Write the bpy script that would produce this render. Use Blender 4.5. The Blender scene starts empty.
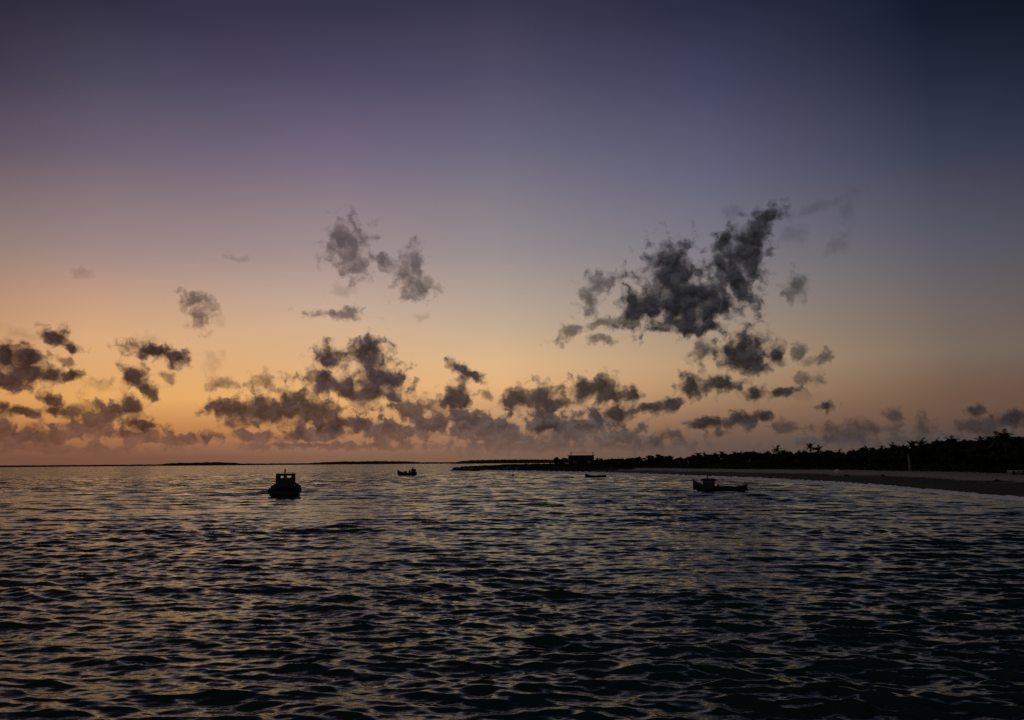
import bpy, bmesh, math, random
import numpy as np
from mathutils import Vector, Matrix, Quaternion
R = math.radians
SC = bpy.context.scene
COL = SC.collection

# ---------------------------------------------------------------- camera
cam_d = bpy.data.cameras.new('camera')
cam_d.sensor_width = 36.0
cam_d.lens = 36.0 * 740.0 / 1024.0
cam_d.clip_start = 0.1
cam_d.clip_end = 80000.0
cam = bpy.data.objects.new('camera', cam_d)
COL.objects.link(cam)
EYE = 3.7
PITCH, ROLL = R(7.85), R(0.44)
fw = Vector((0, math.cos(PITCH), math.sin(PITCH)))
r0 = Vector((1, 0, 0)); u0 = Vector((0, -math.sin(PITCH), math.cos(PITCH)))
rt = r0 * math.cos(ROLL) - u0 * math.sin(ROLL)
up = r0 * math.sin(ROLL) + u0 * math.cos(ROLL)
m3 = Matrix((rt, up, -fw)).transposed()
cam.matrix_world = Matrix.Translation((0, 0, EYE)) @ m3.to_4x4()
SC.camera = cam

# ---------------------------------------------------------------- render / exposure
SC.render.engine = 'CYCLES'
SC.view_settings.view_transform = 'Standard'
SC.view_settings.look = 'None'
SC.view_settings.exposure = 0.0
SC.view_settings.gamma = 1.0
SC.cycles.max_bounces = 5
SC.cycles.diffuse_bounces = 2
SC.cycles.glossy_bounces = 3
SC.cycles.use_denoising = False
SC.render.resolution_x, SC.render.resolution_y = 1024, 720

# ---------------------------------------------------------------- world: dusk sky with clouds, by direction
def lin(c):
    c = c / 255.0
    return c / 12.92 if c <= 0.04045 else ((c + 0.055) / 1.055) ** 2.4
def srgb(r, g, b): return (lin(r), lin(g), lin(b), 1.0)

class NT:
    """small wrapper to write node graphs as expressions"""
    def __init__(s, tree): s.t = tree
    def new(s, kind, **kw):
        n = s.t.nodes.new(kind)
        for k, v in kw.items(): setattr(n, k, v)
        return n
    def put(s, sock, v):
        if isinstance(v, bpy.types.NodeSocket): s.t.links.new(v, sock)
        else: sock.default_value = v
    def math(s, op, a, b=0.0, c=0.0, clamp=False):
        n = s.new('ShaderNodeMath', operation=op, use_clamp=clamp)
        for i, v in enumerate((a, b, c)): s.put(n.inputs[i], v)
        return n.outputs[0]
    def vmath(s, op, a, b=(0, 0, 0)):
        n = s.new('ShaderNodeVectorMath', operation=op)
        s.put(n.inputs[0], a); s.put(n.inputs[1], b)
        return n.outputs['Value'] if op in ('LENGTH', 'DOT_PRODUCT') else n.outputs[0]
    def rng(s, v, a, b, c=0.0, d=1.0, smooth=False):
        n = s.new('ShaderNodeMapRange', clamp=True)
        n.interpolation_type = 'SMOOTHSTEP' if smooth else 'LINEAR'
        for i, x in enumerate((v, a, b, c, d)): s.put(n.inputs[i], x)
        return n.outputs[0]
    def mix(s, f, a, b, blend='MIX'):
        n = s.new('ShaderNodeMix', data_type='RGBA', blend_type=blend)
        s.put(n.inputs[0], f); s.put(n.inputs[6], a); s.put(n.inputs[7], b)
        return n.outputs[2]
    def noise(s, vec, scale, detail=4.0, rough=0.55, dim='3D', out='Fac', lac=2.0):
        n = s.new('ShaderNodeTexNoise', noise_dimensions=dim)
        s.put(n.inputs['Vector'], vec)
        n.inputs['Scale'].default_value = scale
        n.inputs['Detail'].default_value = detail
        n.inputs['Roughness'].default_value = rough
        n.inputs['Lacunarity'].default_value = lac
        return n.outputs[0 if out == 'Fac' else 1]
    def ramp(s, f, stops, interp='EASE'):
        n = s.new('ShaderNodeValToRGB')
        n.color_ramp.interpolation = interp
        e = n.color_ramp.elements
        while len(e) > 1: e.remove(e[-1])
        e[0].position, e[0].color = stops[0]
        for p, c in stops[1:]:
            q = e.new(p); q.color = c
        s.put(n.inputs[0], f)
        return n.outputs[0]

# cloud patches of the sky: azimuth, elevation, half width, half height (degrees), turn (degrees)
DENSE = [
    (18.20,14.53,0.79,1.31,35),(18.79,16.07,1.00,1.00,40),(13.31,10.41,1.94,0.60,0),(10.80,11.81,1.22,1.06,0),(-18.14,3.78,2.10,0.73,0),
    (-12.03,5.12,1.34,0.60,-20),(-33.40,6.03,1.09,0.52,-15),(12.48,14.21,1.67,1.94,0),(13.38,12.06,2.54,1.80,0),(9.57,11.64,1.00,1.44,0),
    (15.72,11.32,1.75,0.82,14),(17.42,13.27,0.87,1.90,30),(18.26,15.54,1.01,1.44,30),(19.66,17.48,1.00,0.64,15),(16.54,16.20,0.95,0.58,20),
    (14.48,9.90,1.92,0.37,0),(17.44,7.95,1.78,1.11,15),(17.97,7.19,1.13,0.88,0),(13.64,5.57,0.81,0.68,0),(15.61,5.58,1.23,0.67,0),
    (19.82,7.68,0.55,0.80,0),(18.21,4.97,0.77,0.44,0),(20.23,4.97,0.75,0.29,12),(12.11,4.26,0.89,0.53,20),(10.39,3.92,1.05,0.38,0),
    (22.98,3.78,0.59,0.28,0),(17.20,2.94,1.69,0.51,10),(14.76,2.63,1.30,0.37,0),(18.89,3.12,0.55,0.36,20),(-3.98,7.09,0.93,0.39,-25),
    (-3.05,6.55,0.70,0.31,-25),(-4.21,4.85,1.00,1.00,0),(0.13,4.75,0.85,0.77,0),(2.00,4.97,1.32,0.93,0),(3.15,4.49,1.31,0.54,0),
    (5.41,5.46,0.85,0.85,0),(7.02,5.51,1.00,0.92,0),(8.08,5.11,0.91,0.54,0),(9.29,4.93,0.68,0.38,0),(8.04,3.58,1.14,0.76,0),
    (-13.95,7.95,1.03,0.75,0),(-14.42,6.14,1.17,0.82,0),(-12.87,5.86,1.04,0.75,0),(-11.20,8.24,1.28,1.06,0),(-10.26,6.51,1.58,1.22,0),
    (-10.62,5.21,1.50,0.68,0),(-20.35,3.89,1.77,0.65,0),(-21.52,4.16,0.87,0.50,0),(-19.00,4.42,0.83,0.58,0),(-16.32,4.32,1.57,1.11,0),
    (-15.15,3.74,2.02,0.97,0),(-13.39,2.93,1.83,0.60,0),(-31.94,8.42,0.85,0.53,-25),(-31.16,7.89,0.63,0.33,-25),(-34.54,6.86,0.96,0.83,0),
    (-33.34,6.75,0.76,0.65,0),(-34.33,5.46,1.17,0.64,-10),(-32.18,6.03,0.78,0.59,-20),(-30.92,5.97,0.80,0.33,0),(-26.13,7.81,1.64,0.49,-10),
    (-24.58,7.47,0.84,0.49,-20),(-27.16,6.02,0.93,0.69,-35),(-26.24,5.09,0.63,0.49,-20),(-27.35,3.95,0.92,0.62,-10),(-32.06,4.27,0.67,0.33,-15),
    (-33.54,3.37,1.02,0.32,0),(-34.63,3.66,0.37,0.32,0),(-31.73,3.56,0.56,0.26,-10),(-26.67,2.73,1.23,0.34,-10),(31.99,3.08,0.56,0.33,0),
    (2.74,2.58,1.08,0.31,0),(33.96,2.42,0.96,0.45,0),
]
RAGGED = [
    (16.54,14.67,1.17,1.17,30),(14.57,11.99,2.96,1.64,15),(6.67,13.42,1.09,0.76,20),(-12.89,16.31,1.37,1.48,-20),(-12.33,15.07,1.14,1.04,-30),
    (-12.73,16.02,0.91,1.04,-20),(-8.09,15.16,0.86,1.21,-20),(-7.52,13.58,1.25,0.91,0),(14.62,8.09,0.81,1.12,0),(6.18,12.37,0.62,1.30,0),
    (7.38,13.70,1.40,0.53,15),(7.84,10.63,1.54,0.46,0),(6.88,9.36,0.85,0.38,0),(21.40,12.36,0.62,0.86,0),(4.72,10.03,1.40,0.46,20),
    (-23.74,11.84,0.93,0.49,0),(-23.09,10.68,0.67,1.07,-15),(-24.12,11.39,0.33,0.35,0),(-13.59,11.20,1.86,0.30,-5),(-12.39,11.32,0.60,0.38,0),
    (-18.56,5.82,0.91,0.59,0),(-21.52,5.81,0.74,0.36,0),(-2.04,5.15,0.39,0.31,0),(-9.04,5.61,1.14,1.07,-30),(-7.65,4.16,1.52,0.99,0),
    (-5.59,3.85,1.53,0.92,0),(-20.18,2.88,1.16,0.36,0),(-22.48,2.00,0.79,0.35,0),(-16.67,1.95,0.85,0.44,0),(-30.01,3.40,1.22,0.80,0),
    (-29.15,3.83,0.71,0.54,0),(-27.55,2.10,0.61,0.27,0),(-33.02,2.10,1.30,0.58,0),(-31.39,6.94,0.57,0.26,0),(-25.29,6.24,0.51,0.28,0),
    (15.58,1.80,0.71,0.29,0),(11.51,1.78,1.63,0.45,10),(20.16,2.51,0.68,0.43,0),(24.29,1.91,1.28,0.56,0),(27.31,3.07,0.61,0.34,0),
    (28.75,2.14,0.71,0.60,0),(32.19,2.03,1.21,0.52,0),(21.89,5.69,0.80,0.50,0),(22.59,7.16,0.80,0.36,25),(21.47,7.66,0.54,0.36,0),
    (-9.95,15.25,1.39,0.45,-10),(24.44,2.19,2.56,0.42,0),
]
FAINT = [
    (-22.00,10.61,0.34,0.36,0),(-30.78,12.80,0.41,0.26,0),(-21.02,14.85,0.83,0.21,0),(21.42,16.22,0.90,0.63,0),(24.50,15.22,0.66,0.62,0),
    (23.47,18.00,2.03,0.34,12),(25.18,17.48,0.53,0.75,0),(17.08,18.18,0.73,0.50,0),(-12.96,13.02,0.90,0.45,0),(21.30,4.63,0.81,0.43,0),
    (-22.40,7.43,0.80,0.57,0),(-26.37,8.63,0.88,0.35,0),(-29.25,5.38,1.19,0.40,0),(-34.00,8.38,1.08,0.39,0),(-7.18,11.07,0.47,0.31,0),
]
BANK = [
    (-1.89,2.46,2.62,1.15,0),(-3.89,3.24,1.39,1.00,0),(-3.28,2.93,2.00,1.00,0),(-0.20,1.83,2.77,0.69,0),(2.51,2.88,2.00,1.15,0),
    (4.81,2.40,3.06,1.22,0),(8.37,1.90,2.11,0.76,0),(-29.12,3.22,1.54,0.81,0),(-29.95,2.47,1.74,0.80,0),(-32.45,1.85,2.20,0.58,0),
    (-34.86,1.88,1.87,0.75,0),(-26.63,1.90,1.85,0.48,0),(-24.10,1.71,1.93,0.35,0),(-19.11,1.95,1.65,0.43,0),(-14.53,2.18,2.17,0.52,0),
    (-8.99,2.33,2.56,0.76,0),(-6.35,2.86,1.83,0.92,0),(-11.25,2.94,1.19,0.68,0),(-7.88,4.01,1.22,0.76,0),(9.70,1.13,4.48,0.38,0),
    (27.48,1.15,7.26,0.41,0),(-31.29,1.07,6.18,0.33,0),(-13.78,1.29,6.53,0.30,0),(0.56,1.14,6.15,0.46,0),
]

world = bpy.data.worlds.new('World')
SC.world = world
world.use_nodes = True
wt = world.node_tree
wt.nodes.clear()
W = NT(wt)
tc = W.new('ShaderNodeTexCoord')
sx = W.new('ShaderNodeSeparateXYZ'); wt.links.new(tc.outputs['Generated'], sx.inputs[0])
az = W.math('MULTIPLY', W.math('ARCTAN2', sx.outputs[0], sx.outputs[1]), 180 / math.pi)
el = W.math('MULTIPLY', W.math('ARCSINE', sx.outputs[2]), 180 / math.pi)
EL0, EL1 = -2.0, 90.0
elf = W.rng(el, EL0, EL1)
# clear sky colours by elevation at four azimuths (deg): (elevation, sRGB); unseen zenith lifted for fill light
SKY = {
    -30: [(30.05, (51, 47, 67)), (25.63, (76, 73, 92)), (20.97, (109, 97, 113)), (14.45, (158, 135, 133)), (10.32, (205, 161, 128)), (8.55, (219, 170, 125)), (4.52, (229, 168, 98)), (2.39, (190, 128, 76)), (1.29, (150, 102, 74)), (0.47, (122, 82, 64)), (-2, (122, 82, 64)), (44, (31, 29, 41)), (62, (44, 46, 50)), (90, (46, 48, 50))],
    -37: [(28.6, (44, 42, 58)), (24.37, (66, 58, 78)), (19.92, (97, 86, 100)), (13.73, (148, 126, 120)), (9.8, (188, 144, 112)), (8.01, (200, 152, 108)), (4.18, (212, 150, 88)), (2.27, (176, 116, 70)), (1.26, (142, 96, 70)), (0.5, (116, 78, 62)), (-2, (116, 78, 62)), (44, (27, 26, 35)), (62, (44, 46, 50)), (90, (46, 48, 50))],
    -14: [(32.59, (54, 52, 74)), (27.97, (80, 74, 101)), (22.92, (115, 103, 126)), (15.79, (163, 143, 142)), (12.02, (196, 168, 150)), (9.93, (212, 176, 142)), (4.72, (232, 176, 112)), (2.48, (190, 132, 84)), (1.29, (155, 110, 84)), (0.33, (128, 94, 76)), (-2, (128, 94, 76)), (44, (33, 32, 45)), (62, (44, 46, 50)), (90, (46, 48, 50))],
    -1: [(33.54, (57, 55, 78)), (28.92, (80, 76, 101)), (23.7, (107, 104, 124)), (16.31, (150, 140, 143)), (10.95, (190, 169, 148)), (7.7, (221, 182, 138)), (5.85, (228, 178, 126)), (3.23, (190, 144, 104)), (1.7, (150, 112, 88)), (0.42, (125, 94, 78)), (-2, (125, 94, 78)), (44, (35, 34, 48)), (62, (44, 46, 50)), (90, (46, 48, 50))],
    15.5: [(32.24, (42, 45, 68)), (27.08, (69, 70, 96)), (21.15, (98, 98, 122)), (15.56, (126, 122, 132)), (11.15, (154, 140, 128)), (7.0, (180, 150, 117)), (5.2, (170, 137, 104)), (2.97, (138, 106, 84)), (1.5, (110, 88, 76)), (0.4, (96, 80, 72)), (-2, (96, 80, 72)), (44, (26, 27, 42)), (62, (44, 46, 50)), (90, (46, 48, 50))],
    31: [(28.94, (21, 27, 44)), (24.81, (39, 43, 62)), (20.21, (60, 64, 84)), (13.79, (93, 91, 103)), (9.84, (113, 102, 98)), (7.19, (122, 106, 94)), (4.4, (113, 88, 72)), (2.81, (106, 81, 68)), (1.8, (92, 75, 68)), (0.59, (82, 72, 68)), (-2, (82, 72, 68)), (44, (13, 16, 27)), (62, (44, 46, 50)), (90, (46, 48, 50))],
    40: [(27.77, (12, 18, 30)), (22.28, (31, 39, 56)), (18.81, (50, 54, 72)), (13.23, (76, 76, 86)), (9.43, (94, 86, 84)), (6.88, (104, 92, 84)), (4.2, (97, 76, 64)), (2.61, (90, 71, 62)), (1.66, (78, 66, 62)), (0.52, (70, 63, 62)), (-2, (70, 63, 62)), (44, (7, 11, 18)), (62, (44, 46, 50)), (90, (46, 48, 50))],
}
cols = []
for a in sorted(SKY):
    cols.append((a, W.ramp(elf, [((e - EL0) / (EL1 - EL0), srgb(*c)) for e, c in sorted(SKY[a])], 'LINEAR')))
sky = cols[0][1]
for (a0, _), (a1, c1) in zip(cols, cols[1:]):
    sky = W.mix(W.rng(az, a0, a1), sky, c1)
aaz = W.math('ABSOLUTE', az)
sky = W.mix(W.rng(aaz, 40.0, 100.0, smooth=True), sky, W.mix(W.rng(el, 0.0, 45.0), srgb(146, 134, 136), srgb(48, 50, 52)))  # unseen sky behind the view, brightened as fill for sand and foam

p0 = W.new('ShaderNodeCombineXYZ'); wt.links.new(az, p0.inputs[0]); wt.links.new(el, p0.inputs[1])
p0 = p0.outputs[0]
def centred(sock, amp):
    v = W.vmath('SUBTRACT', sock, (0.5, 0.5, 0.5))
    return W.vmath('MULTIPLY', v, (amp, amp, 0.0))
warp = W.vmath('ADD', p0, centred(W.noise(p0, 0.45, 2.0, 0.5, '2D', 'Color'), 0.85))
warp = W.vmath('ADD', warp, centred(W.noise(p0, 1.8, 4.0, 0.6, '2D', 'Color'), 0.5))
puff = W.noise(warp, 1.15, 7.0, 0.53, '2D')          # billows
fine = W.noise(W.vmath('ADD', warp, (41.0, 17.0, 0.0)), 2.6, 6.0, 0.65, '2D')
def field(blobs, grow=1.34, k=0.18):
    # nearest patch edge, as a chain of smooth minima (each link waits for the one before, which keeps the compiled shader small)
    f = None
    for (a, e, ra, re, rot) in blobs:
        mp = W.new('ShaderNodeMapping', vector_type='TEXTURE')
        v = warp
        if f is not None:
            ch = W.new('ShaderNodeVectorMath', operation='MULTIPLY_ADD')
            wt.links.new(f, ch.inputs[0]); ch.inputs[1].default_value = (1e-9, 1e-9, 0.0); wt.links.new(warp, ch.inputs[2])
            v = ch.outputs[0]
        wt.links.new(v, mp.inputs[0])
        mp.inputs['Location'].default_value = (a, e, 0)
        mp.inputs['Rotation'].default_value = (0, 0, R(rot))
        mp.inputs['Scale'].default_value = (ra * grow, re * grow, 1)
        d = W.vmath('LENGTH', mp.outputs[0])
        f = d if f is None else W.math('SMOOTH_MIN', d, f, k)
    return W.math('SUBTRACT', 1.0, f)
def puffs(blobs, k, lo, hi, grow=1.34, sm=0.18, core=0.6):
    f = W.math('MINIMUM', W.math('MAXIMUM', field(blobs, grow, sm), -1.2), 0.75)
    v = W.math('MULTIPLY_ADD', W.math('SUBTRACT', puff, 0.5), W.rng(f, 0.05, 0.65, k, k * core), f)
    return W.rng(v, lo, hi, smooth=True), v

soft = W.noise(warp, 0.9, 5.0, 0.5, '2D')
shift = W.noise(W.vmath('ADD', warp, (-0.10, 0.26, 0.0)), 1.15, 4.0, 0.52, '2D')       # billows a little higher up, for top light painted into the cloud colour
crest_light = W.math('SUBTRACT', W.noise(warp, 1.15, 4.0, 0.52, '2D'), shift)
mott_lit = W.rng(W.math('ADD', W.math('MULTIPLY', soft, 0.55), W.math('MULTIPLY', fine, 0.45)), 0.40, 0.62, 1.5, 0.85)
mott_lit = W.math('MULTIPLY', mott_lit, W.rng(crest_light, -0.12, 0.16, 0.66, 1.75))  # painted crest light multiplied into the cloud mottling
low = W.rng(el, 7.0, 1.0)                             # thick air near the horizon
# haze bank along the horizon
ah, vh = puffs(BANK, 2.5, -0.05, 0.50, 1.3, 0.3)
cb = W.mix(W.rng(az, -30.0, 4.0), srgb(94, 65, 59), srgb(67, 63, 65))
cs = W.new('ShaderNodeVectorMath', operation='SCALE'); W.put(cs.inputs[0], cb); W.put(cs.inputs['Scale'], W.math('MULTIPLY', W.math('POWER', mott_lit, 0.65), W.rng(vh, 0.0, 0.7, 1.12, 0.85)))
cb = cs.outputs[0]
cb = W.mix(W.rng(el, 2.8, 0.6, 0.0, 0.5), cb, sky)
sky2 = W.mix(W.math('MULTIPLY', ah, W.rng(el, 0.3, 1.4, 0.25, 0.92)), sky, cb)
# faint rags, ragged clouds, dense clouds
base = W.mix(W.rng(az, -30.0, -8.0), srgb(50, 34, 36), srgb(50, 42, 47))
base = W.mix(W.rng(az, -8.0, 12.0), base, srgb(34, 34, 38))
def cloudcol(haze, v, thin, thick):
    n = W.new('ShaderNodeVectorMath', operation='SCALE')
    W.put(n.inputs[0], base); W.put(n.inputs['Scale'], W.math('MULTIPLY', mott_lit, W.rng(v, 0.0, 0.8, thin, thick)))
    return W.mix(W.math('MULTIPLY_ADD', low, 0.10, haze), n.outputs[0], sky)
af, vf = puffs(FAINT, 2.8, -0.35, 1.1)
sky3 = W.mix(W.math('MULTIPLY', af, 0.3), sky2, cloudcol(0.1, vf, 1.1, 1.0))
ar, vr = puffs(RAGGED, 2.9, -0.22, 0.90, 1.4)
sky4 = W.mix(W.math('MULTIPLY', ar, 0.82), sky3, cloudcol(0.10, vr, 1.2, 0.9))
ad, vd = puffs(DENSE, 2.25, -0.12, 0.70, 1.52, 0.45, 0.42)
sky5 = W.mix(W.math('MULTIPLY', ad, 0.97), sky4, cloudcol(0.0, vd, 1.25, 0.78))
bg = W.new('ShaderNodeBackground'); wt.links.new(sky5, bg.inputs['Color'])
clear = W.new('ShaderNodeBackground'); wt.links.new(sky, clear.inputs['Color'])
has = W.math('MULTIPLY', W.math('LESS_THAN', el, 21.5), W.math('LESS_THAN', aaz, 50.0))   # no cloud is higher or farther round than this
has = W.math('MULTIPLY', has, W.math('GREATER_THAN', el, -0.5))
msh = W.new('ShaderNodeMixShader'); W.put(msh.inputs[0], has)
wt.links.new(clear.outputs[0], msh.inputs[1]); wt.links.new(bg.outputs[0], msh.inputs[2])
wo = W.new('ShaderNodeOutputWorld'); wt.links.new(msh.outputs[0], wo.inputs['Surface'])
world.cycles.sampling_method = 'MANUAL'
world.cycles.sample_map_resolution = 512

# last glow of the sun, already down at the horizon on the left
sun_d = bpy.data.lights.new('sun', 'SUN')
sun_d.energy = 0.004
sun_d.angle = R(12)
sun_d.color = (1.0, 0.62, 0.35)
sun = bpy.data.objects.new('sun', sun_d); COL.objects.link(sun)
sd = Vector((math.sin(R(-20)), math.cos(R(-20)), math.tan(R(2.0)))).normalized()
sun.rotation_euler = sd.to_track_quat('Z', 'Y').to_euler()

# ---------------------------------------------------------------- helpers
def mat(name, col, rough=0.7, vary=0.3, scale=3.0, bump=0.0, spec=0.3, metal=0.0):
    m = bpy.data.materials.new(name); m.use_nodes = True
    N = NT(m.node_tree); b = m.node_tree.nodes['Principled BSDF']
    t = N.new('ShaderNodeTexCoord')
    nz = N.noise(t.outputs['Object'], scale, 6.0, 0.6)
    dark = tuple(c * (1 - vary) for c in col) + (1,)
    lite = tuple(min(1, c * (1 + vary)) for c in col) + (1,)
    N.put(b.inputs['Base Color'], N.mix(N.rng(nz, 0.3, 0.7), dark, lite))
    N.put(b.inputs['Roughness'], N.rng(nz, 0.2, 0.8, max(0, rough - 0.12), min(1, rough + 0.12)))
    b.inputs['Specular IOR Level'].default_value = spec
    b.inputs['Metallic'].default_value = metal
    if bump:
        bp = N.new('ShaderNodeBump'); bp.inputs['Strength'].default_value = bump
        N.put(bp.inputs['Height'], nz); N.put(b.inputs['Normal'], bp.outputs[0])
    return m

def link_mesh(name, me, material, parent=None, smooth=False):
    o = bpy.data.objects.new(name, me); COL.objects.link(o)
    if material: me.materials.append(material)
    if smooth: me.shade_smooth()
    if parent: o.parent = parent
    return o
def obj(name, bm, material, parent=None, smooth=False):
    me = bpy.data.meshes.new(name)
    bmesh.ops.recalc_face_normals(bm, faces=bm.faces[:])
    bm.to_mesh(me); bm.free()
    return link_mesh(name, me, material, parent, smooth)
def thing(name, label, cat, loc=(0, 0, 0), rz=0.0, group=None):
    o = bpy.data.objects.new(name, None); COL.objects.link(o)
    o.empty_display_size = 0.3
    o.location = loc; o.rotation_euler = (0, 0, rz)
    return tag(o, label, cat, group)
def tag(o, label, cat, group=None):
    o['label'] = label; o['category'] = cat
    if group: o['group'] = group
    return o
def dup(root, loc, rz, scale=None, label=None, group=None):
    r = root.copy(); COL.objects.link(r)
    r.location = loc; r.rotation_euler = (0, 0, rz)
    if scale: r.scale = scale
    if label: r['label'] = label
    if group: r['group'] = group
    for ch in list(root.children):
        c = ch.copy(); COL.objects.link(c); c.parent = r
    return r
def box(bm, c, s, rz=0.0, bevel=0.0, taper=1.0):
    r = bmesh.ops.create_cube(bm, size=1.0)
    for v in r['verts']:
        k = taper if v.co.z > 0 else 1.0
        v.co = Vector((v.co.x * s[0] * k, v.co.y * s[1] * k, v.co.z * s[2]))
    if bevel:
        es = list({e for v in r['verts'] for e in v.link_edges})
        rb = bmesh.ops.bevel(bm, geom=es, offset=bevel, segments=2, affect='EDGES')
        vs = list({v for f in rb['faces'] for v in f.verts})
        vs = vs + [v for v in r['verts'] if v.is_valid and v not in vs]
    else: vs = r['verts']
    M = Matrix.Translation(c) @ Matrix.Rotation(rz, 4, 'Z')
    for v in vs: v.co = M @ v.co
def tube(bm, pts, radii, seg=8, cap=True):
    pts = [Vector(p) for p in pts]
    if not hasattr(radii, '__len__'): radii = [radii] * len(pts)
    rings = []
    for i, p in enumerate(pts):
        d = (pts[min(i + 1, len(pts) - 1)] - pts[max(i - 1, 0)]).normalized()
        a = d.orthogonal().normalized() if not rings else None
        if rings:
            a = (prev - d * prev.dot(d)).normalized()
        prev = a; b = d.cross(a)
        rings.append([bm.verts.new(p + (a * math.cos(2 * math.pi * k / seg) + b * math.sin(2 * math.pi * k / seg)) * radii[i]) for k in range(seg)])
    for r1, r2 in zip(rings, rings[1:]):
        for k in range(seg): bm.faces.new((r1[k], r1[(k + 1) % seg], r2[(k + 1) % seg], r2[k]))
    if cap: bm.faces.new(rings[0][::-1]); bm.faces.new(rings[-1])
def ring(bm, c, r, t, axis='X', seg=14, sub=7):
    vs = []
    for i in range(seg):
        a = 2 * math.pi * i / seg; row = []
        for j in range(sub):
            b = 2 * math.pi * j / sub
            q = Vector(((r + t * math.cos(b)) * math.cos(a), (r + t * math.cos(b)) * math.sin(a), t * math.sin(b)))
            if axis == 'X': q = Vector((q.z, q.x, q.y))
            if axis == 'Y': q = Vector((q.x, q.z, q.y))
            row.append(bm.verts.new(q + Vector(c)))
        vs.append(row)
    for i in range(seg):
        for j in range(sub):
            bm.faces.new((vs[i][j], vs[(i + 1) % seg][j], vs[(i + 1) % seg][(j + 1) % sub], vs[i][(j + 1) % sub]))
def np_mesh(name, V, Q):
    me = bpy.data.meshes.new(name)
    V = np.asarray(V, np.float32); Q = np.asarray(Q, np.int32)
    me.vertices.add(len(V)); me.vertices.foreach_set('co', V.ravel())
    k = Q.shape[1]
    me.loops.add(Q.size); me.loops.foreach_set('vertex_index', Q.ravel())
    me.polygons.add(len(Q)); me.polygons.foreach_set('loop_start', np.arange(0, Q.size, k, dtype=np.int32))
    try: me.polygons.foreach_set('loop_total', np.full(len(Q), k, np.int32))
    except Exception: pass
    me.update(calc_edges=True); me.validate()
    return me
def grid_quads(nr, nc, wrap=False):
    i = np.arange(nr - 1)[:, None]; j = np.arange(nc if wrap else nc - 1)[None, :]
    j2 = (j + 1) % nc
    return np.stack([i * nc + j, i * nc + j2, (i + 1) * nc + j2, (i + 1) * nc + j], -1).reshape(-1, 4)

# ---------------------------------------------------------------- coast lines (metres, eye above the origin, +Y towards the sea view)
SHORE = [(58, -160), (57, -60), (54, 0), (50, 25), (46, 48), (45.5, 67), (47.5, 81), (49.6, 97), (50.2, 112), (49.0, 129), (46.2, 147), (41.5, 167),
         (34.0, 198), (25.7, 221), (15.5, 247), (3, 278), (-12, 309), (-24, 336), (-29, 346), (-29, 352)]
BACK = [(-24, 356), (-5, 352), (25, 352), (70, 380), (140, 450), (400, 640), (4000, 3000), (4000, -4000), (58, -4000)]
VEG = [(84, -160), (82, -60), (76, 0), (72, 40), (72.5, 85), (74, 106), (77.5, 120), (78.5, 133), (78.5, 155), (76, 172), (71, 187), (63.5, 203), (55.5, 230),
       (44.5, 264), (33, 286), (16, 303), (-3, 318), (-20, 338), (-25, 346), (-26, 351)]
def pdist(P, line):
    best = np.full(len(P), 1e9)
    L = np.asarray(line, float)
    for a, b in zip(L[:-1], L[1:]):
        ab = b - a; t = np.clip(((P - a) @ ab) / (ab @ ab), 0, 1)
        best = np.minimum(best, np.hypot(*(P - a - t[:, None] * ab).T))
    return best
def inside(P, poly):
    L = np.asarray(poly, float); r = np.zeros(len(P), bool)
    x, y = P.T
    for a, b in zip(L, np.roll(L, -1, 0)):
        c = (a[1] > y) != (b[1] > y)
        with np.errstate(divide='ignore', invalid='ignore'):
            xx = (b[0] - a[0]) * (y - a[1]) / (b[1] - a[1]) + a[0]
        r ^= c & (x < xx)
    return r
LAND = SHORE + BACK
VEGP = VEG + BACK
rs = np.random.RandomState(7)
def vnoise(P, scale, seed):
    """cheap smooth noise: a handful of random waves"""
    r = np.random.RandomState(seed); out = 0
    for k in range(9):
        th = r.uniform(0, 2 * math.pi); f = scale * r.uniform(0.5, 1.8); ph = r.uniform(0, 6.28)
        out = out + np.sin((P[:, 0] * math.cos(th) + P[:, 1] * math.sin(th)) * f + ph)
    return out / 9 ** 0.5
def land_z(P):
    P = np.asarray(P, float)
    ins = inside(P, LAND)
    ds = pdist(P, SHORE + BACK[:5]); dv = pdist(P, VEG)
    iv = inside(P, VEGP) & ins
    u = ds / (ds + dv + 1e-6)
    z = np.where(iv, 1.35 + np.minimum(0.06 * np.minimum(dv, ds), 0.9) , 1.35 * u)
    z = z + np.where(iv, 0.12, 0.05 * np.minimum(u * 3, 1)) * vnoise(P, 0.55, 3)
    z = np.where(ins, np.maximum(z, 0.0 + 0.02 * u), -np.minimum(ds * 0.10, 3.0) - 0.0)
    return z

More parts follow.
